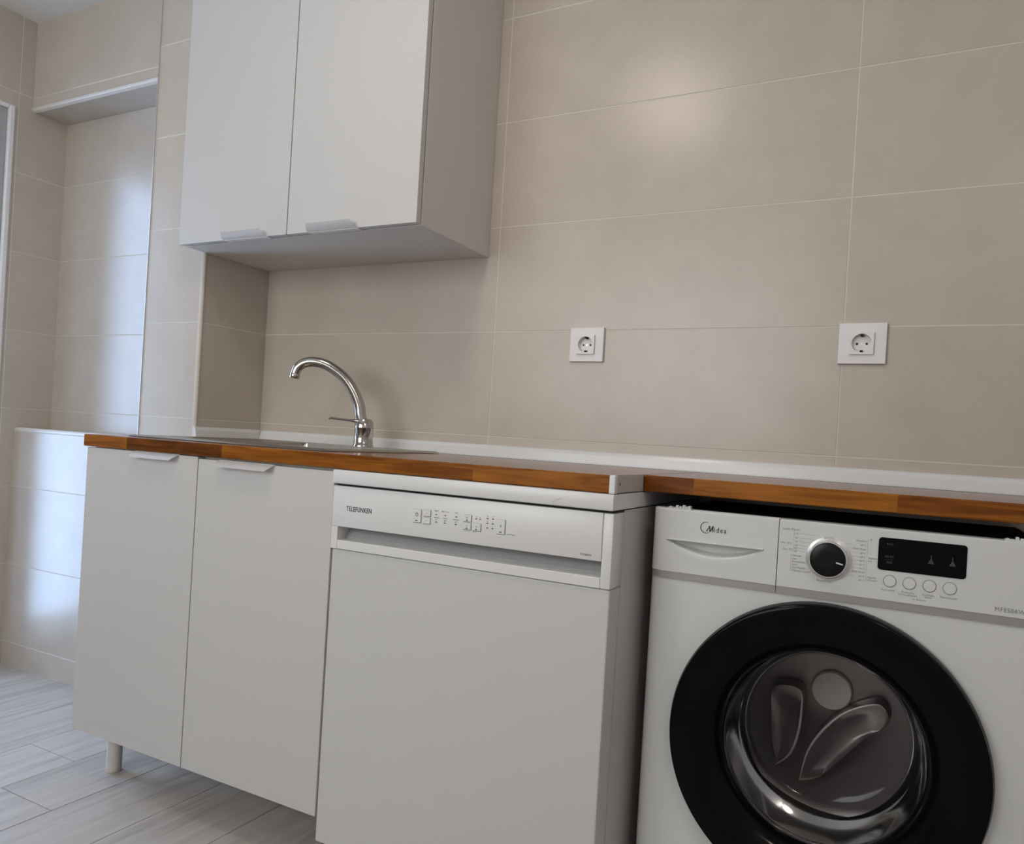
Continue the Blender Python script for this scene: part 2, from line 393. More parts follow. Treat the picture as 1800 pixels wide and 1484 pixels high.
# glazed balcony door in the left wall
d = obj('door_1', BM()); d['kind'] = 'structure'; d['label'] = 'glazed door with a pale frame at the left edge'
bm = BM()
for y0, y1, z0, z1 in ((DY0, DY0+.045, 0, DZ1), (DY1-.045, DY1, 0, DZ1), (DY0+.045, DY1-.045, DZ1-.05, DZ1), (DY0+.045, DY1-.045, 0, .06), (-.515, -.485, .06, DZ1-.05)):
    box(bm, XL-.06, XL-.012, y0, y1, z0, z1, bev=.003)
obj('door_frame', bm, M['alu'], d)
obj('pane', B(XL-.038, XL-.032, DY0+.045, -.515, .06, DZ1-.05), M['pane'], d)
obj('pane', B(XL-.038, XL-.032, -.485, DY1-.045, .06, DZ1-.05), M['pane'], d)
bm = BM(); box(bm, XL-.012, XL+.006, DY1-.016, DY1+.002, 0, DZ1+.002, bev=.004, seg=2); box(bm, XL-.012, XL+.004, DY0, DY1-.016, DZ1-.012, DZ1+.002, bev=.003)
obj('casing', bm, M['handle'], d)
d2 = obj('fill_window_1', BM()); d2['kind'] = 'structure'; d2['label'] = 'unseen window behind the viewer, added for fill light'  # unseen window, added to let the fill light in
bm = BM()
for x0, x1, z0, z1 in ((WX0, WX0+.05, WZ0, WZ1), (WX1-.05, WX1, WZ0, WZ1), (WX0+.05, WX1-.05, WZ0, WZ0+.05), (WX0+.05, WX1-.05, WZ1-.05, WZ1), (.07, .13, WZ0+.05, WZ1-.05)):
    box(bm, x0, x1, YF-.07, YF-.02, z0, z1, bev=.003)
obj('window_frame', bm, M['handle'], d2)
for x0, x1 in ((WX0+.05, .07), (.13, WX1-.05)): obj('pane', B(x0, x1, YF-.048, YF-.042, WZ0+.05, WZ1-.05), M['pane'], d2)
# corner trims
def quarter(bm, cx, cy, z0, z1, r, a0, n=6):
    pts = [(cx, cy)] + [(cx+r*math.cos(math.radians(a0+90*k/n)), cy+r*math.sin(math.radians(a0+90*k/n))) for k in range(n+1)]
    return prism(bm, pts, 'z', z0, z1)
struct('trim_1', quarter(BM(), -WP+.006, -DP+.006, .0, ZC, .0085, 180), M['metal_trim'], 'thin grey corner trim on the left edge of the pillar')
struct('trim_2', quarter(BM(), -.006, -DP+.006, .0, ZC, .0085, 270), M['trim'], 'pale corner trim on the right edge of the pillar')
bm = BM()
prism(bm, [(-DL+.011, ZBK+.011)] + [(-DL+.011+.0135*math.cos(math.radians(180+90*k/6)), ZBK+.011+.0135*math.sin(math.radians(180+90*k/6))) for k in range(7)], 'x', XL, -WP)
struct('trim_3', bm, M['trim'], 'rounded white trim under the bulkhead')
bm = BM()
prism(bm, [(-DL+.011, ZLED-.011)] + [(-DL+.011+.0125*math.cos(math.radians(90+90*k/6)), ZLED-.011+.0125*math.sin(math.radians(90+90*k/6))) for k in range(7)], 'x', XL, -WP)
struct('trim_4', bm, M['trim'], 'rounded white trim along the top of the ledge')

# ------------------------------------------------------------------ worktops
WT, WB_ = .857, .8275
SX0, SX1, SY0, SY1 = .082, .722, -.497, -.062     # sink outer
# worktop with a cut-out for the sink: four slabs joined, shared front
bm = BM()
bx0, bx1, by0, by1 = SX0+.02, SX1-.02, SY0+.02, SY1-.02
X1 = 1.4055
xs = [.002, bx0, bx1, X1]; ysr = [-.5586, by0, by1, -.0005]
vs = {}
for iz, z in enumerate((WB_, WT)):
    for i, x in enumerate(xs):
        for j, y in enumerate(ysr): vs[i, j, iz] = bm.verts.new((x, y, z))
for i in range(3):
    for j in range(3):
        if (i, j) == (1, 1): continue
        bm.faces.new((vs[i, j, 1], vs[i+1, j, 1], vs[i+1, j+1, 1], vs[i, j+1, 1]))
        bm.faces.new((vs[i, j, 0], vs[i, j+1, 0], vs[i+1, j+1, 0], vs[i+1, j, 0]))
def side(a, b): bm.faces.new((vs[(*a, 0)], vs[(*b, 0)], vs[(*b, 1)], vs[(*a, 1)]))
for i in range(3): side((i, 0), (i+1, 0)); side((i+1, 3), (i, 3))
for j in range(3): side((3, j), (3, j+1)); side((0, j+1), (0, j))
side((1, 1), (1, 2)); side((1, 2), (2, 2)); side((2, 2), (2, 1)); side((2, 1), (1, 1))
bmesh.ops.recalc_face_normals(bm, faces=bm.faces)
ed = [e for e in bm.edges if all(abs(v.co.y+.5586) < 1e-5 for v in e.verts) and abs(e.verts[0].co.z-e.verts[1].co.z) < 1e-6]
bmesh.ops.bevel(bm, geom=ed, offset=.0022, segments=2, affect='EDGES', profile=.5)
wt = thing('worktop', 'orange brown wooden worktop holding the sink, over the cabinets and dishwasher', 'worktop', (.7, -.28, WB_))
obj('slab', bm, M['wood1'], wt)
e_ = obj('end_strip', B(X1, X1+.0022, -.5575, -.002, WB_+.0005, WT-.0005), M['end'], wt); e_['label'] = 'beige edging on the cut end'
e_ = obj('end_cap', B(X1-.008, X1+.003, -.5605, -.548, WB_-.001, WT+.0006, bev=.002, seg=2), M['white_plastic'], wt); e_['label'] = 'white corner piece at the front end'
obj('screw_hole', prism(BM(), [(-.536+.0016*math.cos(a*PI/5), WB_+.015+.003*math.sin(a*PI/5)) for a in range(10)], 'x', X1+.0022, X1+.0026), M['dark'], wt)
wt2 = thing('worktop', 'wooden worktop set back over the washing machine', 'worktop', (2.0, -.2, WB_))
obj('slab', B(1.4085, 2.70, -.4177, -.0005, WB_, WT, bev=.0022, seg=2), M['wood2'], wt2)
# upstand strip along the wall
bm = BM()
prism(bm, [(-.0008, WT+.0004), (-.016, WT+.0004), (-.016, WT+.0035), (-.0125, WT+.023), (-.009, WT+.0295), (-.004, WT+.032), (-.0008, WT+.032)], 'x', .016, 2.70)
t = struct('trim_5', bm, M['upstand'], 'white upstand strip where the worktop meets the back wall')
bm = BM()
prism(bm, [(.0008, WT+.0004), (.016, WT+.0004), (.016, WT+.0035), (.0125, WT+.023), (.009, WT+.0295), (.004, WT+.032), (.0008, WT+.032)], 'y', -DP-.004, -.0008)
struct('trim_6', bm, M['upstand'], 'white upstand strip where the worktop meets the pillar')

# ------------------------------------------------------------------ sink
sk = thing('kitchen_sink', 'stainless steel inset sink with drainer in the worktop', 'sink', (.4, -.28, WT))
bm = BM()
# rim + bowl + drainer as a heightfield
import itertools
nx, ny = 96, 64
bowl = (.355, .655, -.462, -.175); drn = (.115, .325, -.462, -.105)
def sk_h(x, y):
    z = .0058
    ed_ = min(x-SX0, SX1-x, y-SY0, SY1-y)
    if ed_ < .004: z = .0020 + .0038*math.sin(PI/2*ed_/.004)
    def inner(b, r):
        dx = max(b[0]-x, x-b[1], 0); dy = max(b[2]-y, y-b[3], 0)
        dd = min(x-b[0], b[1]-x, y-b[2], b[3]-y)
        return dd
    a = inner(bowl, .05)
    if a > 0: z -= .145*min(1, a/.018)**.7
    b = inner(drn, .02)
    if b > 0:
        z -= .004*min(1, b/.012)
        if b > .02: z += .002*max(0, math.sin((x-drn[0])*2*PI/.026))
    return z
gx = [SX0+(SX1-SX0)*i/nx for i in range(nx+1)]; gy = [SY0+(SY1-SY0)*j/ny for j in range(ny+1)]
V = [[bm.verts.new((x, y, WT+sk_h(x, y))) for y in gy] for x in gx]
for i in range(nx):
    for j in range(ny): bm.faces.new((V[i][j], V[i+1][j], V[i+1][j+1], V[i][j+1]))
bd = [e for e in bm.edges if e.is_boundary]
r = bmesh.ops.extrude_edge_only(bm, edges=bd)
for v in [q for q in r['geom'] if isinstance(q, bmesh.types.BMVert)]: v.co.z = WT+.0010
smooth(obj('basin', bm, M['steel'], sk), 50)
obj('sealant_line', B(SX0+.001, SX1-.001, SY0+.0015, SY0+.004, WT+.0001, WT+.0012), M['dark'], sk)
smooth(obj('drain', lathe(BM(), [(0, .003), (.012, .0035), (.03, .002), (.036, .0005), (.04, 0)], (.505, -.32, WT-.1405), n=24), M['chrome'], sk))
# ------------------------------------------------------------------ tap
FX, FY = .52, -.128; ca, sa = math.cos(math.radians(30)), math.sin(math.radians(30)); Z0 = WT+.0060
tp = thing('kitchen_tap', 'chrome single lever tap with a high curved spout on the sink', 'tap', (FX, FY, Z0))
def fp(s, z): return (FX-ca*s, FY-sa*s, z)
smooth(obj('tap_body', lathe(BM(), [(0, 0), (.0275, 0), (.0275, .004), (.0255, .007), (.0245, .02), (.0245, .047), (.0255, .049), (.0255, .052), (.0248, .055), (.024, .066), (.019, .074), (0, .076)], (FX, FY, Z0), n=36), M['chrome'], tp), 35)
pts = [(.003, .925), (.0108, .9424), (.0154, .9696), (.0277, .9993), (.046, 1.0286), (.070, 1.053), (.1088, 1.0755), (.1425, 1.0815), (.167, 1.0765), (.1835, 1.063), (.1895, 1.048), (.1905, 1.044)]
cp = catmull([fp(s, z) for s, z in pts], 5)
smooth(obj('spout', sweep(BM(), cp, [.0155-.0034*i/len(cp) for i in range(len(cp))], 20), M['chrome'], tp), 50)
e0, e1 = Vector(fp(.1893, 1.049)), Vector(fp(.1912, 1.034))
smooth(obj('aerator', sweep(BM(), [e0, e0.lerp(e1, .2), e1.lerp(e0, .1), e1], [.0115, .0132, .0132, .0118], 20), M['chrome'], tp), 50)
lv = [(-.012, .923), (.004, .930), (.022, .931), (.045, .932), (.07, .9335), (.088, .9350), (.094, .9345)]
lp = catmull([fp(s, z) for s, z in lv], 5)
n_ = len(lp); rr = []
for i in range(n_):
    f = i/(n_-1)
    wdt = .022*(1-f)+.009*f if f > .15 else .022
    th_ = max(.0065, .024*(1-f*1.6))
    rr.append((wdt*(1 if f < .93 else .7), th_))
bm = BM()
rings = []
dirv = Vector((-ca, -sa, 0)); lat = Vector((-sa, ca, 0))
for p, (a, b) in zip(lp, rr):
    rings.append([bm.verts.new(p + lat*a*math.cos(2*PI*k/20) + Vector((0, 0, 1))*b*.55*math.sin(2*PI*k/20)) for k in range(20)])
for a, b in zip(rings, rings[1:]):
    for k in range(20): bm.faces.new((a[k], b[k], b[(k+1) % 20], a[(k+1) % 20]))
bm.faces.new(rings[0][::-1]); bm.faces.new(rings[-1]); bmesh.ops.recalc_face_normals(bm, faces=bm.faces)
smooth(obj('lever', bm, M['chrome'], tp), 50)

# ------------------------------------------------------------------ cabinets
def edge_handle(x0, x1, y, z, s, par):
    """lip handle screwed to the door edge; s=-1 curls down (base door), +1 curls up (wall door)"""
    bm = BM(); th = .0018
    kk = 1.3 if s < 0 else 1.55
    prof = [(o, d_*kk) for o, d_ in ((0, 0), (.004, .0008), (.009, .0025), (.014, .005), (.018, .0077), (.0205, .0105))]
    nX = 24; rows_ = []
    for i in range(nX+1):
        f = i/nX; row = []
        for j, (o, dz) in enumerate(prof):
            # rounded front corners
            rr_ = .010 * (j/(len(prof)-1))**2.2
            xx = x0+rr_ + (x1-x0-2*rr_)*f
            row.append(bm.verts.new((xx, y-o, z + s*dz)))
        rows_.append(row)
    for a, b in zip(rows_, rows_[1:]):
        for j in range(len(prof)-1): bm.faces.new((a[j], b[j], b[j+1], a[j+1]))
    r = bmesh.ops.solidify(bm, geom=bm.faces[:], thickness=th)
    box(bm, x0, x1, y, y+.0175, z-.0009, z+.0009)     # tongue on the edge of the door
    return smooth(obj('handle', bm, M['handle'], par), 30)
def door(x0, x1, y0, y1, z0, z1, par, edgecol=True):
    return obj('cabinet_door', B(x0, x1, y0, y1, z0, z1, bev=.0007), M['door'], par)
# wall cabinet
UZ0, UZ1, UY = 1.3864, 2.186, -.3257
wc = thing('wall_cabinet', 'white two door wall cabinet above the sink', 'cabinet', (.4, 0, UZ0))
X0c, X1c = .0025, .8
obj('side_panel', B(X1c-.018, X1c, UY+.021, -.0005, UZ0-.0005, UZ1, bev=.0006), M['carcass'], wc)
obj('side_panel', B(X0c, X0c+.018, UY+.021, -.0005, UZ0-.0005, UZ1, bev=.0006), M['carcass'], wc)
obj('bottom_panel', B(X0c+.018, X1c-.018, UY+.021, -.0005, UZ0, UZ0+.018), M['carcass'], wc)
obj('top_panel', B(X0c+.018, X1c-.018, UY+.021, -.0005, UZ1-.018, UZ1), M['carcass'], wc)
obj('back_panel', B(X0c+.018, X1c-.018, -.006, -.002, UZ0+.018, UZ1-.018), M['carcass'], wc)
for x0, x1, h0, h1 in ((X0c-.0025, .3988, .178, .335), (.4022, X1c, .475, .630)):
    dd = door(x0, x1, UY, UY+.0165, UZ0+.0012, UZ1, wc)
    edge_handle(h0, h1, UY, UZ0+.0005, 1, dd)
obj('door_gap_block', B(.3985, .4025, UY+.0165, UY+.021, UZ0+.002, UZ0+.006), M['dark'], wc)  # black block at the foot of the gap between the doors
# base cabinet
BZ0, BZ1, BY = .1273, .8262, -.5542
bc = thing('base_cabinet', 'white two door base cabinet on round legs under the sink', 'cabinet', (.41, -.27, 0))
cx0, cx1 = .0115, .8085
obj('side_panel', B(cx0, cx0+.018, BY+.021, -.03, BZ0, BZ1, bev=.0006), M['carcass'], bc)
obj('side_panel', B(cx1-.018, cx1, BY+.021, -.03, BZ0, BZ1, bev=.0006), M['carcass'], bc)
obj('bottom_panel', B(cx0+.018, cx1-.018, BY+.021, -.03, BZ0, BZ0+.018), M['carcass'], bc)
obj('back_panel', B(cx0+.018, cx1-.018, -.036, -.03, BZ0+.018, BZ1-.2), M['carcass'], bc)
obj('front_rail', B(cx0+.018, cx1-.018, BY+.021, BY+.04, BZ1-.02, BZ1), M['carcass'], bc)
for x0, x1, h0, h1, zt in ((.0112, .4088, .192, .348, .8255), (.4118, .8085, .478, .645, .8215)):
    dd = door(x0, x1, BY, BY+.0175, BZ0-.0005, zt, bc)
    edge_handle(h0, h1, BY, zt+.0006 if zt < .823 else zt+.0002, -1, dd)
for lx, ly in ((.058, -.468), (.775, -.455), (.075, -.07), (.745, -.07)):
    smooth(obj('leg', lathe(BM(), [(0, 0), (.0175, 0), (.0185, .002), (.0185, .012), (.018, .013), (.018, BZ0-.0005), (0, BZ0-.0005)], (lx, ly, 0), n=28), M['leg'], bc), 40)

# ------------------------------------------------------------------ dishwasher
DX0, DX1, DY = .8112, 1.4088, -.557
dw = thing('dishwasher', 'white freestanding dishwasher with printed front panel between cabinet and washing machine', 'dishwasher', ((DX0+DX1)/2, -.28, 0))
bm = BM(); box(bm, DX0, DX1, -.563, -.035, .7986, .8262, bev=.003, seg=2)
smooth(obj('top_board', bm, M['white_plastic'], dw), 35)
obj('casing', B(DX0+.002, DX1-.0015, -.503, -.035, .03, .797), M['enamel_side'], dw)
obj('gap_shadow_strip', B(DX0+.003, DX1-.003, -.551, -.06, .7942, .7987), M['dark'], dw)  # dark strip standing in for the shadow under the top board
obj('plinth', B(DX0+.01, DX1-.01, -.47, -.45, .02, .085), M['enamel_side'], dw)
for lx in (DX0+.04, DX1-.04):
    for ly in (-.47, -.08): obj('foot', lathe(BM(), [(0, 0), (.018, 0), (.018, .012), (.008, .014), (.008, .03), (0, .03)], (lx, ly, 0), n=20), M['rubber'], dw)
obj('door_panel', B(DX0+.0005, DX1-.0012, DY+.004, -.5045, .079, .6675, bev=.003, seg=2), M['enamel'], dw)
# control panel: frame with a deep grip slot
bm = BM()
py = DY; pb = -.5045; z0, z1 = .6688, .7942
box(bm, 1.3905, DX1, py, pb, z0, z1, bev=.002, seg=2)                 # right strip
box(bm, DX0, 1.3899, py-.0003, pb, .7135, z1, bev=.0012, seg=2)        # printed plate
box(bm, DX0, .8265, py, pb, z0, .7134)                                 # left cheek
box(bm, .8265, 1.3905, py, pb, z0, .6865, bev=.001, seg=1)             # lower bar
smooth(obj('control_panel', bm, M['white_plastic'], dw), 30)
bm = BM()
prism(bm, [(-.5065, .6865), (-.5065, .7135), (-.515, .7135), (-.532, .6915), (-.532, .6865)], 'x', .8266, 1.3904)
rc = obj('grip_recess', bm, M['recess'], dw); rc['label'] = 'grey recessed grip slot'
text('brand_lettering', 'TELEFUNKEN', .8465, py-.0006, .7462, .0135, M['ink'], dw, bold=.00012, spacing=1.14, width=.0628)
text('model_lettering', 'TLV1586DW', 1.352, py-.0006, .7205, .0048, M['ink_soft'], dw, sx=.8)
def button(x0, x1, z0, z1):
    b = obj('button', B(x0, x1, py-.0022, py+.001, z0, z1, bev=.0005), M['white_plastic'], dw)
    s = BM()      # dark shut line right and below
    box(s, x1, x1+.0011, py-.0009, py+.001, z0-.001, z1); box(s, x0, x1, py-.0009, py+.001, z0-.0011, z0)
    box(s, x0, x1, py-.0006, py+.001, z1, z1+.0004); box(s, x0-.0004, x0, py-.0006, py+.001, z0, z1)
    obj('button_gap', s, M['ink_soft'], b)
    return b
yb = py-.0026
def led(bm, x, z, w=.0042): box(bm, x-w/2, x+w/2, py-.0005, py, z-.0008, z+.0008)
b = button(1.0085, 1.0265, .7410, .7655)
s = BM(); lathe(s, [(.0027, 0), (.0033, 0), (.0033, .0004), (.0027, .0004)], (1.0175, yb, .7555), 'y', 20, True); box(s, 1.0172, 1.0178, yb, yb+.0004, .7560, .7596); box(s, 1.0148, 1.0200, yb, yb+.0004, .7437, .7452)
obj('power_symbol', s, M['ink'], b)
for z0_, z1_, ch in ((.7545, .7660, '-'), (.7405, .7520, '-')):
    b = button(1.0320, 1.0475, z0_, z1_)
    text('button_symbol', ch, 1.0398, yb+.0002, (z0_+z1_)/2-.002, .008, M['ink'], b, align='CENTER')
prt = BM()
for x, zt, wd in ((1.0600, .7655, 'Rápido'), (1.0800, .7655, 'Super Corto'), (1.1040, .7655, 'ECO')):
    text_bm(prt, wd, x, py-.0004, zt, .0034, align='CENTER', sx=.85); led(prt, x, zt-.0062)
for x, zt, wd in ((1.0605, .7530, 'Intensivo'), (1.0800, .7530, 'Diario'), (1.1035, .7530, 'Prelavado')):
    text_bm(prt, wd, x, py-.0004, zt, .0034, align='CENTER', sx=.85); led(prt, x, zt-.0075)
    text_bm(prt, "60'", x, py-.0004, zt-.0045, .0034, align='CENTER')
for x, z in ((1.1465, .7600), (1.1545, .7600)): led(prt, x, z, .0036); text_bm(prt, '+', x, py-.0004, z+.002, .0045, align='CENTER')
for x in (1.1700, 1.1810):
    for z, ch in ((.7630, '*'), (.7545, '+'), (.7460, '-')): led(prt, x, z, .0042); text_bm(prt, ch, x, py-.0004, z+.0015, .005, align='CENTER')
text_bm(prt, '3 sec.', 1.140, py-.0004, .7355, .0032); text_bm(prt, 'Inicio/Pausa', 1.210, py-.0004, .7385, .0032)
obj('printed_symbols', prt, M['ink'], dw)['kind'] = 'stuff'
for x0, x1, z0_, z1_, ch in ((1.1200, 1.1365, .7535, .7655, '½'), (1.1200, 1.1365, .7390, .7510, '+'), (1.1400, 1.1570, .7390, .7520, 'o')):
    b = button(x0, x1, z0_, z1_)
    text('button_symbol', ch, (x0+x1)/2, yb+.0002, (z0_+z1_)/2-.001, .006, M['ink_soft'], b, align='CENTER')
    s = BM(); box(s, (x0+x1)/2-.002, (x0+x1)/2+.002, yb, yb+.0004, z0_+.0015, z0_+.003); obj('button_light', s, M['ink'], b)
b = button(1.1905, 1.2065, .7385, .7640)
text('button_symbol', 'II', 1.1985, yb+.0002, .7505, .006, M['ink_soft'], b, align='CENTER', bold=.0001)
s = BM(); box(s, 1.196, 1.201, yb, yb+.0004, .7412, .7427); obj('button_light', s, M['ink'], b)
# scuff on the top board
bm = BM()
sc_pts = catmull([(1.296, -.5633, .7995), (1.299, -.5633, .805), (1.306, -.5633, .8095), (1.316, -.5633, .8125)], 4)
sweep(bm, sc_pts, [(.0012, .0002)]*len(sc_pts), 6)
s_ = obj('scuff_mark', bm, M['enamel'], dw)

# ------------------------------------------------------------------ washing machine
MX0, MX1, MY = 1.4335, 2.0285, -.4316
MC = (MX0+MX1)/2; RZ = .4345; RR = .2392
wm = thing('washing_machine', 'white front loading washing machine with black round door', 'washing machine', (MC, -.22, 0))
rc_ = .022
def curved_front(bm, x0, x1, z0, z1, y, yb, rl=rc_, rr=rc_, n=6):
    """front slab whose left/right edges roll back"""
    pts = [(x1, yb), (x0, yb)]
    if rl:
        for k in range(n+1):
            a = math.radians(180+90*k/n); pts.append((x0+rl+rl*math.cos(a), y+rl*.8+rl*.8*math.sin(a)))
    else: pts.append((x0, y))
    if rr:
        for k in range(n+1):
            a = math.radians(270+90*k/n); pts.append((x1-rr+rr*math.cos(a), y+rr*.8+rr*.8*math.sin(a)))
    else: pts.append((x1, y))
    prism(bm, pts, 'z', z0, z1)
# casing (open top and front)
bm = BM(); cz = .795
box(bm, MX0+.003, MX0+.006, MY+.03, -.03, .02, cz); box(bm, MX1-.006, MX1-.003, MY+.03, -.03, .02, cz)
box(bm, MX0+.006, MX1-.006, -.033, -.03, .02, cz); box(bm, MX0+.006, MX1-.006, MY+.03, -.033, .02, .023)
obj('casing', bm, M['enamel_side'], wm)
for lx in (MX0+.05, MX1-.05):
    for ly in (-.36, -.08): obj('foot', lathe(BM(), [(0, 0), (.02, 0), (.02, .01), (.008, .012), (.008, .02), (0, .02)], (lx, ly, 0), n=20), M['rubber'], wm)
# front panel with round opening
bm = BM(); n = 96; R0 = .205; fz0, fz1 = .03, .6795; y = MY+.004
cors = [math.atan2(fz1-RZ, MX1-rc_-MC), math.atan2(fz1-RZ, MX0+rc_-MC), math.atan2(fz0-RZ, MX0+rc_-MC)+2*PI, math.atan2(fz0-RZ, MX1-rc_-MC)+2*PI]
angs = sorted([2*PI*k/n for k in range(n)]+[c % (2*PI) for c in cors])
inn, out, inb = [], [], []
for a in angs:
    c_, s_ = math.cos(a), math.sin(a)
    ts = []
    if c_ > 1e-9: ts.append((MX1-rc_-MC)/c_)
    if c_ < -1e-9: ts.append((MX0+rc_-MC)/c_)
    if s_ > 1e-9: ts.append((fz1-RZ)/s_)
    if s_ < -1e-9: ts.append((fz0-RZ)/s_)
    t = min(ts)
    inn.append(bm.verts.new((MC+R0*c_, y, RZ+R0*s_))); out.append(bm.verts.new((MC+t*c_, y, RZ+t*s_)))
    inb.append(bm.verts.new((MC+R0*c_, y+.02, RZ+R0*s_)))
m_ = len(angs)
for i in range(m_):
    j = (i+1) % m_
    bm.faces.new((inn[i], inn[j], out[j], out[i])); bm.faces.new((inn[j], inn[i], inb[i], inb[j]))
for sgn, xe in ((-1, MX0), (1, MX1)):
    prev = None
    for k in range(9):
        a = math.radians(90*k/8) if k < 8 else PI/2
        px = xe - sgn*(rc_ - rc_*math.sin(a)); pyy = y + rc_*.8*(1-math.cos(a))
        cur = [bm.verts.new((px, pyy, fz0)), bm.verts.new((px, pyy, fz1))]
        if prev: bm.faces.new((prev[0], cur[0], cur[1], prev[1]))
        prev = cur
    cur = [bm.verts.new((xe, MY+.034, fz0)), bm.verts.new((xe, MY+.034, fz1))]
    bm.faces.new((prev[0], cur[0], cur[1], prev[1]))
bmesh.ops.recalc_face_normals(bm, faces=bm.faces)
smooth(obj('front_panel', bm, M['wm'], wm), 50)
# grey strip
bm = BM(); curved_front(bm, MX0+.0005, 1.6500, .6800, .6925, MY+.0012, MY+.03, rr=0)
curved_front(bm, 1.6510, MX1-.0005, .6800, .6925, MY+.0012, MY+.03, rl=0)
s_ = obj('trim_strip', bm, M['wm_strip'], wm); s_['label'] = 'grey metallic strip below the controls'
# detergent drawer front with scooped grip
bm = BM(); PZ0, PZ1 = .6926, .8025; lipz = .7482
xsd = [MX0+rc_ + (1.6498-MX0-rc_)*i/70 for i in range(71)]
zsd = [PZ0+(lipz-.0003-PZ0)*i/40 for i in range(41)] + [lipz, .752, .765, .785, PZ1-.003, PZ1]
def dent(x, z):
    u = (x-1.5445)/.082
    if abs(u) >= 1 or z >= lipz-.0001: 
        return 0
    zb = lipz-.0225*(1-u*u)
    d_ = .023*(1-u*u)**.7
    if z > zb: f = ((z-zb)/(lipz-zb))
    else: return -.0007*math.exp(-((z-zb+.008)/.007)**2)*(1-u*u)
    f = min(1, f*3.2); f = f*f*(3-2*f)
    return d_*f
V = [[bm.verts.new((x, MY + dent(x, z) + (.003 if z == PZ1 else 0), z)) for z in zsd] for x in xsd]
for i in range(70):
    for j in range(len(zsd)-1): bm.faces.new((V[i][j], V[i+1][j], V[i+1][j+1], V[i][j+1]))
prev = V[0]
for k in range(1, 9):
    a = math.radians(90*k/8); px = MX0+rc_-rc_*math.sin(a); pyy = MY+rc_*.8*(1-math.cos(a))
    cur = [bm.verts.new((px, pyy + (.003 if z == PZ1 else 0), z)) for z in zsd]
    for j in range(len(zsd)-1): bm.faces.new((cur[j], prev[j], prev[j+1], cur[j+1]))
    prev = cur
box(bm, MX0+.002, 1.6498, MY+.02, MY+.03, PZ0, PZ1)
smooth(obj('drawer_front', bm, M['wm'], wm), 35)
dr = C.objects.get('drawer_front')
bm = BM(); box(bm, 1.4615, 1.6275, MY-.0036, MY+.001, lipz-.0002, lipz+.0026, bev=.0009, seg=2)
obj('grip_lip', bm, M['wm'], dr)
# control panel
bm = BM(); curved_front(bm, 1.6510, MX1, PZ0, PZ1-.003, MY, MY+.03, rl=0)
box(bm, 1.651, MX1-.02, MY+.003, MY+.03, PZ1-.003, PZ1)
smooth(obj('control_panel', bm, M['wm'], wm), 35)
obj('panel_seam', B(1.6499, 1.6509, MY+.0025, MY+.02, .680, PZ1), M['ink'], wm)
# fixing clips left at the top since the lid is off
for cxp in (MX0+.05, MX1-.035):
    bm = BM()
    for k, (o_, h_) in enumerate(((-.022, .003), (-.010, .0055), (-.004, .0040), (.002, .0065), (.007, .0045), (.012, .006))):
        box(bm, cxp+o_-.0022, cxp+o_+.0022, MY+.012, MY+.022, PZ1-.002, PZ1+h_, bev=.0008)
    box(bm, cxp-.026, cxp+.016, MY+.010, MY+.024, PZ1-.002, PZ1+.0018)
    obj('fixing_clip', bm, M['wm'], wm)
obj('gap_shade_sheet', B(MX0+.006, MX1-.006, MY+.03, -.004, .786, .7952), M['dark'], wm)  # black sheet added so the gap below the worktop reads as shade
# logo: ring swoosh + italic M + idea
yt = MY-.0003
bm = BM(); n = 40; cx_, cz_ = 1.5300, .7753
prevv = None
for k in range(n+1):
    a = math.radians(62 + 275*k/n); wv = .0003+.0012*math.sin(PI*k/n)**.8 if k < n else .0002
    ro = .0098; ri = ro-wv
    cur = [bm.verts.new((cx_+ro*math.cos(a), yt, cz_+ro*math.sin(a))), bm.verts.new((cx_+ri*math.cos(a), yt, cz_+ri*math.sin(a)))]
    if prevv: bm.faces.new((prevv[0], cur[0], cur[1], prevv[1]))
    prevv = cur
text_bm(bm, 'idea', 1.5440, yt+.0001, .7688, .0128, bold=.00012, sx=.84, sp=1.22)
for pl in ([(1.5300, .7690), (1.5322, .7690), (1.5372, .7790), (1.5345, .7765)], [(1.5345, .7790), (1.5372, .7790), (1.5382, .7690), (1.5362, .7690)],
           [(1.5368, .7690), (1.5386, .7690), (1.5430, .7790), (1.5408, .7790)], [(1.5405, .7790), (1.5430, .7790), (1.5432, .7688), (1.5410, .7688)]):
    prism(bm, pl, 'y', yt, yt+.0003)
obj('logo', bm, M['ink'], dr)
dr_l = C.objects.get('logo')
# dial
kx, kz = 1.7290, .7462
kb = obj('dial_ring', lathe(BM(), [(.0345, .003), (.0345, -.001), (.0305, -.0025), (.0300, -.012), (.0285, -.0135), (.0270, -.0135)], (kx, MY, kz), 'y', 48), M['silver'], wm); smooth(kb, 35)
kn = obj('dial_knob', lathe(BM(), [(.0270, -.0130), (.0265, -.0152), (.0245, -.0162), (.0100, -.0155), (0, -.0153)], (kx, MY, kz), 'y', 48), M['knob'], wm); smooth(kn, 35)
bm = BM(); a = math.radians(-12); q = Vector((math.cos(a), 0, math.sin(a))); p_ = Vector((-math.sin(a), 0, math.cos(a))); o_ = Vector((kx, MY-.0168, kz))
vs_ = [o_+q*s1*1+p_*s2 for s1, s2 in ((.013, -.0010), (.0235, -.0010), (.0235, .0010), (.013, .0010))]
prism(bm, [(v.x, v.z) for v in vs_], 'y', MY-.0168, MY-.0158)
pk = obj('pointer', bm, M['white_plastic'], kn); pk['label'] = 'white pointer line on the dial'
obj('dial_tab', prism(BM(), rrect(kx-.0085, kx+.0075, kz+.026, kz+.0355, .003, 3), 'y', MY-.002, MY), M['silver'], wm)
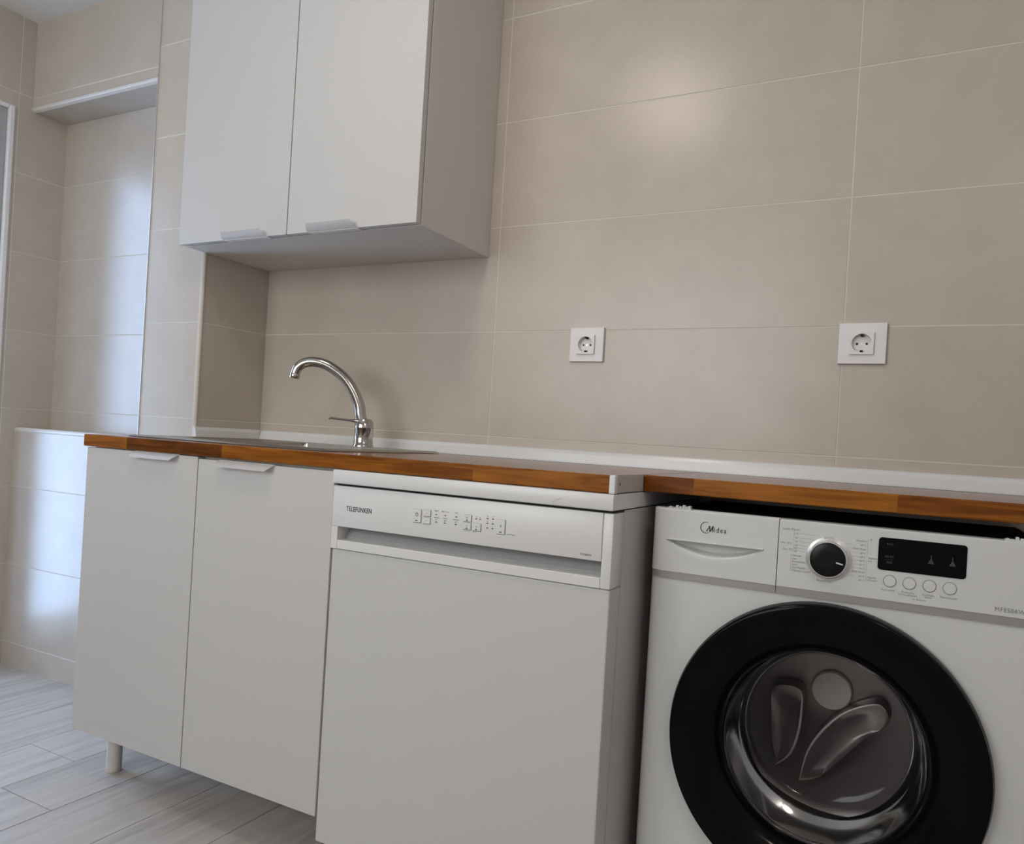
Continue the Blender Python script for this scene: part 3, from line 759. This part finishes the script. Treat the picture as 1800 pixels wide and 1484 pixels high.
# display
dp = obj('display', prism(BM(), rrect(1.8005, 1.9205, .7392, .7895, .005), 'y', MY-.0012, MY+.002), M['black_gloss'], wm)
bm = BM()
for s, x, z, sz in (('eco', 1.8165, .7785, .006), ('88:88', 1.8165, .7590, .005), ('------', 1.8165, .7545, .006), ('888', 1.8165, .7500, .005)):
    text_bm(bm, s, x, MY-.0015, z, sz, align='CENTER')
for x, z in ((1.8735, .7605), (1.9020, .7605)):
    prism(bm, [(x-.0045, z-.004), (x+.0045, z-.004), (x, z+.005)], 'y', MY-.0015, MY-.0012); box(bm, x-.0006, x+.0006, MY-.0015, MY-.0012, z+.005, z+.009)
obj('display_icons', bm, M['icon'], dp)['kind'] = 'stuff'
for i, x in enumerate((1.8190, 1.8462, 1.8735, 1.9005)):
    b = obj('button', lathe(BM(), [(0, -.0012), (.0078, -.0012), (.0084, -.0006), (.0088, .001)], (x, MY, .7228), 'y', 32), M['wm'], wm); smooth(b, 35)
    obj('button_ring', lathe(BM(), [(.0089, .0005), (.0089, -.0004), (.0096, -.0004), (.0096, .0005)], (x, MY, .7228), 'y', 32), M['ink_soft'], b)
prt = BM()
for x, z, s in ((1.8170, .7075, 'Easy-wash'), (1.8450, .7075, 'Prelavado'), (1.8450, .7035, 'Inicio diferido'), (1.8725, .7075, 'Aclarado'), (1.8725, .7040, 'extra'), (1.8995, .7075, 'Pausa/Iniciar'), (1.8605, .6990, '3s. Bloqueo')):
    text_bm(prt, s, x, MY-.0002, z, .0046 if 'B' not in s else .0038, align='CENTER', sx=.9)
LX = (('15\'', .7800), ('30\'', .7730), ('45\'', .7668), ('60\'', .7607), ('40°', .7560), ('20°', .7512))
for s, z in LX: text_bm(prt, s, 1.6790, MY-.0002, z, .0042, align='CENTER')
text_bm(prt, 'Lavado Rápido', 1.6560, MY-.0002, .7862, .0046, sx=.9)
text_bm(prt, 'Mix 40°C', 1.6550, MY-.0002, .7632, .0042); text_bm(prt, 'Frío 20°', 1.6585, MY-.0002, .7530, .0042)
for s, z in (('Delicado', .7442), ('Lana', .7392), ('Antimanchas', .7345), ('Sport', .7298), ('Centrifugado', .7250), ('Aclarado y centrif.', .7198)):
    text_bm(prt, s, 1.6735, MY-.0002, z, .0042, sx=.85)
for s, z in (('Sintético', .7790), ('40°C', .7722), ('Cold Wash', .7660), ('20°C', .7595), ('30°C', .7535), ('40°C', .7475), ('60°C', .7415), ('90°C', .7355), ('ECO 40-60', .7300), ('40°C', .7235), ('60°C', .7175)):
    text_bm(prt, s, 1.7830, MY-.0002, z, .0042, align='RIGHT', sx=.9)
for s, z in (('Algodón', .7535), ('Eco', .7490), ('Algodón', .7235), ('Intensivo', .7195)): text_bm(prt, s, 1.7870, MY-.0002, z, .0040, sx=.85)
text_bm(prt, '*', 1.7880, MY-.0002, .7800, .007)
text_bm(prt, 'Drum Clean', 1.7130, MY-.0002, .7090, .0046, sx=.9)
for x, z0_, z1_ in ((1.6745, .768, .7845), (1.6745, .751, .7645), (1.6715, .7195, .7475), (1.7850, .7560, .7830), (1.7850, .7165, .7520)): box(prt, x, x+.0003, MY-.0002, MY, z0_, z1_)
for i in range(6):
    z = LX[i][1]+.0015; dz = z-kz; xr = kx-math.sqrt(max(.037**2-dz*dz, 1e-6)); box(prt, 1.683, min(xr, 1.712), MY-.0002, MY, z, z+.00025)
for i in range(9):
    z = .7735-i*.0061; dz = z-kz; xl = kx+math.sqrt(max(.037**2-dz*dz, 1e-6)); box(prt, xl, xl+.009, MY-.0002, MY, z, z+.00025)
obj('printed_programme_names', prt, M['ink_soft'], wm)['kind'] = 'stuff'
text('model_lettering', 'MFES06W60', 1.9590, MY-.0003, .6990, .0088, M['ink_soft'], wm, sx=.95, spacing=1.1)
# door: black ring, chrome outer line, glass bowl
dc = (MC, MY, RZ)
rg = obj('door_ring', lathe(BM(), [(RR-.002, .004), (RR, 0), (RR, -.0165), (RR-.0012, -.0190), (RR-.004, -.0200), (RR-.012, -.0204), (RR-.03, -.0200), (.190, -.0160), (.174, -.0060), (.162, .006), (.1575, .018), (.156, .034)], dc, 'y', 128), M['black_gloss'], wm); smooth(rg, 60)
rg['label'] = 'glossy black ring of the round door'
ou = obj('ring_edge', lathe(BM(), [(RR+.0002, .002), (RR+.0024, 0), (RR+.0026, -.008), (RR+.0004, -.012)], dc, 'y', 128), M['rubber'], wm); smooth(ou, 60)
gb = obj('glass_bowl', lathe(BM(), [(.1545, .012), (.1565, .020), (.1560, .040), (.1535, .070), (.1490, .100), (.1420, .124), (.1290, .137), (.110, .1415), (.075, .140), (.035, .137), (0, .136)], dc, 'y', 96), M['bowl'], wm); smooth(gb, 70)
gb['label'] = 'clear bulging glass of the door'
sl = obj('door_seal', lathe(BM(), [(.156, .034), (.185, .040), (.196, .055), (.190, .075), (.172, .085), (.168, .105), (.176, .118)], dc, 'y', 96), M['rubber'], wm); smooth(sl, 60)
dm = obj('drum', lathe(BM(), [(.176, .118), (.238, .122), (.240, .13), (.240, .345), (.225, .352), (.08, .35), (0, .34)], dc, 'y', 96), M['drum'], wm); smooth(dm, 50)
leaf1 = [(-.059, -.171), (-.046, -.109), (-.017, -.057), (.022, -.016), (.076, .008), (.094, -.024), (.055, -.064), (.017, -.110), (-.022, -.155)]
leaf2 = [(-.105, -.150), (-.080, -.123), (-.067, -.081), (-.063, -.033), (-.069, .009), (-.119, .004), (-.122, -.046), (-.117, -.103)]
c3, s3 = math.cos(math.radians(118)), math.sin(math.radians(118))
leaf3 = [(x*c3-z*s3+.040, x*s3+z*c3+.048) for x, z in leaf1]
for lf in (leaf1, leaf2, leaf3):
    n_ = len(lf); mx_ = sum(p[0] for p in lf)/n_; mz_ = sum(p[1] for p in lf)/n_
    cl_ = catmull([(x, 0, z) for x, z in lf+lf[:1]], 5)[:-1]
    bm = BM(); rg_ = []
    for f, yy in ((1.04, .338), (1.02, .306), (1.0, .3005), (.93, .299), (.70, .303), (.35, .306)):
        rg_.append([bm.verts.new((MC+mx_+(p.x-mx_)*f, MY+yy, RZ+mz_+(p.z-mz_)*f)) for p in cl_])
    for a, b in zip(rg_, rg_[1:]):
        for k in range(len(cl_)): bm.faces.new((a[k], b[k], b[(k+1) % len(cl_)], a[(k+1) % len(cl_)]))
    bm.faces.new(rg_[-1]); bmesh.ops.recalc_face_normals(bm, faces=bm.faces)
    smooth(obj('drum_paddle', bm, M['drum'], dm), 50)
    e_pts = [(MC+p.x, MY+.2995, RZ+p.z) for p in cl_]; h_ = len(e_pts)//2
    smooth(obj('paddle_glint', sweep(BM(), e_pts[:h_+1], [.0006+.0024*math.sin(PI*k/h_) for k in range(h_+1)], 8), M['edge_glint'], dm), 60)  # pale line painting the light caught along the paddle edge
hb = obj('drum_hub', lathe(BM(), [(.0395, .342), (.0395, .336), (.036, .331), (0, .329)], (MC-.012, MY, RZ+.008), 'y', 40), M['hub'], dm); smooth(hb, 40); hb['label'] = 'pale round hub at the back of the drum'
# ------------------------------------------------------------------ sockets
def socket(x0, x1, z0, z1, label):
    so = thing('power_socket', label, 'socket', ((x0+x1)/2, 0, (z0+z1)/2), 'wall sockets')
    cx_, cz_ = (x0+x1)/2-.001, (z0+z1)/2
    # cover plate with the hole left open behind the insert
    h = .0235
    bm = BM()
    pin, pmid, pout, pback = [], [], [], []
    for k in range(48):
        hx, hz = (x1-x0)/2, (z1-z0)/2; a = 2*PI*k/48
        if k % 12 == 6: a = math.atan2(hz*(1 if k < 24 else -1), hx*(1 if k in (6, 42) else -1))
        c_, s_ = math.cos(a), math.sin(a); mxx, mzz = (x0+x1)/2, (z0+z1)/2
        t = min(hx/max(abs(c_), 1e-6), hz/max(abs(s_), 1e-6)); t2 = min((hx-.001)/max(abs(c_), 1e-6), (hz-.001)/max(abs(s_), 1e-6))
        pin.append(bm.verts.new((cx_+.0198*c_, -.0085, cz_+.0198*s_))); pmid.append(bm.verts.new((mxx+t2*c_, -.0085, mzz+t2*s_)))
        pout.append(bm.verts.new((mxx+t*c_, -.0075, mzz+t*s_))); pback.append(bm.verts.new((mxx+t*c_, -.0003, mzz+t*s_)))
    for k in range(48):
        j = (k+1) % 48
        for A_, B_ in ((pin, pmid), (pmid, pout), (pout, pback)): bm.faces.new((A_[k], A_[j], B_[j], B_[k]))
    bmesh.ops.recalc_face_normals(bm, faces=bm.faces)
    obj('cover_plate', bm, M['handle'], so)
    # insert: square with a round well
    bm = BM(); n = 48; r0 = .0195; yf, yb_ = -.0140, -.0012
    inn, out, inb, outb, = [], [], [], []
    for k in range(n):
        a = 2*PI*k/n; c_, s_ = math.cos(a), math.sin(a); t = h/max(abs(c_), abs(s_))
        inn.append(bm.verts.new((cx_+r0*c_, yf, cz_+r0*s_))); out.append(bm.verts.new((cx_+t*c_, yf, cz_+t*s_)))
        outb.append(bm.verts.new((cx_+t*c_, -.0085, cz_+t*s_))); inb.append(bm.verts.new((cx_+(r0-.0008)*c_, yb_-.0001, cz_+(r0-.0008)*s_)))
    cen = bm.verts.new((cx_, yb_-.0001, cz_))
    for k in range(n):
        j = (k+1) % n
        bm.faces.new((inn[k], inn[j], out[j], out[k])); bm.faces.new((out[k], out[j], outb[j], outb[k]))
        bm.faces.new((inb[k], inb[j], inn[j], inn[k])); bm.faces.new((cen, inb[j], inb[k]))
    bmesh.ops.recalc_face_normals(bm, faces=bm.faces)
    it = smooth(obj('socket_insert', bm, M['handle'], so), 30)
    bm = BM()
    for dx, r_ in ((-.0095, .0024), (.0095, .0024)): prism(bm, circ(cx_+dx, cz_, r_, 14), 'y', yb_-.0006, yb_-.0002)
    for s_ in (-1, 1): box(bm, cx_-.0028, cx_+.0028, yb_-.0105, yb_-.0002, cz_+s_*.0165-.0018, cz_+s_*.0165+.0018)
    obj('contact_hole', bm, M['dark'], it)
    obj('centre_screw', prism(BM(), circ(cx_, cz_, .0022, 12), 'y', yb_-.001, yb_-.0002), M['silver'], it)
    return so
socket(1.0565, 1.1460, 1.1095, 1.1935, 'white power socket on the tiles, the one nearer the tap')
socket(1.6835, 1.7765, 1.1085, 1.1945, 'white power socket on the tiles above the washing machine')

# ------------------------------------------------------------------ ceiling lamp (seen only as a reflection in the tiles), and one added for fill
m = bpy.data.materials.new('glowing_opal_shade'); m.use_nodes = True
b = m.node_tree.nodes['Principled BSDF']; b.inputs['Base Color'].default_value = (.9, .88, .84, 1)
b.inputs['Emission Color'].default_value = (1, .90, .80, 1); b.inputs['Emission Strength'].default_value = LAMP_GLOW
fill_glow = m.copy(); fill_glow.node_tree.nodes['Principled BSDF'].inputs['Emission Strength'].default_value = 23  # glow of the second lamp, unseen and added to lift the shaded sides
for lx, ly, lab in ((.93, -1.12, 'round opal ceiling lamp reflected in the tiles'), (2.52, -1.95, 'unseen ceiling lamp behind the viewer, added for fill light')):
    cl = thing('ceiling_lamp', lab, 'lamp', (lx, ly, ZC-.07), 'ceiling lamps')
    smooth(obj('lamp_shade', lathe(BM(), [(0, -.075), (.06, -.072), (.11, -.060), (.145, -.035), (.152, -.012)], (lx, ly, ZC), n=48), m if lx < 2 else fill_glow, cl))
    smooth(obj('lamp_base', lathe(BM(), [(.152, -.014), (.158, -.012), (.160, -.0005), (0, -.0005)], (lx, ly, ZC), n=48), M['handle'], cl), 30)
for o in bpy.data.objects:
    if o.get('_off') is not None: del o['_off']
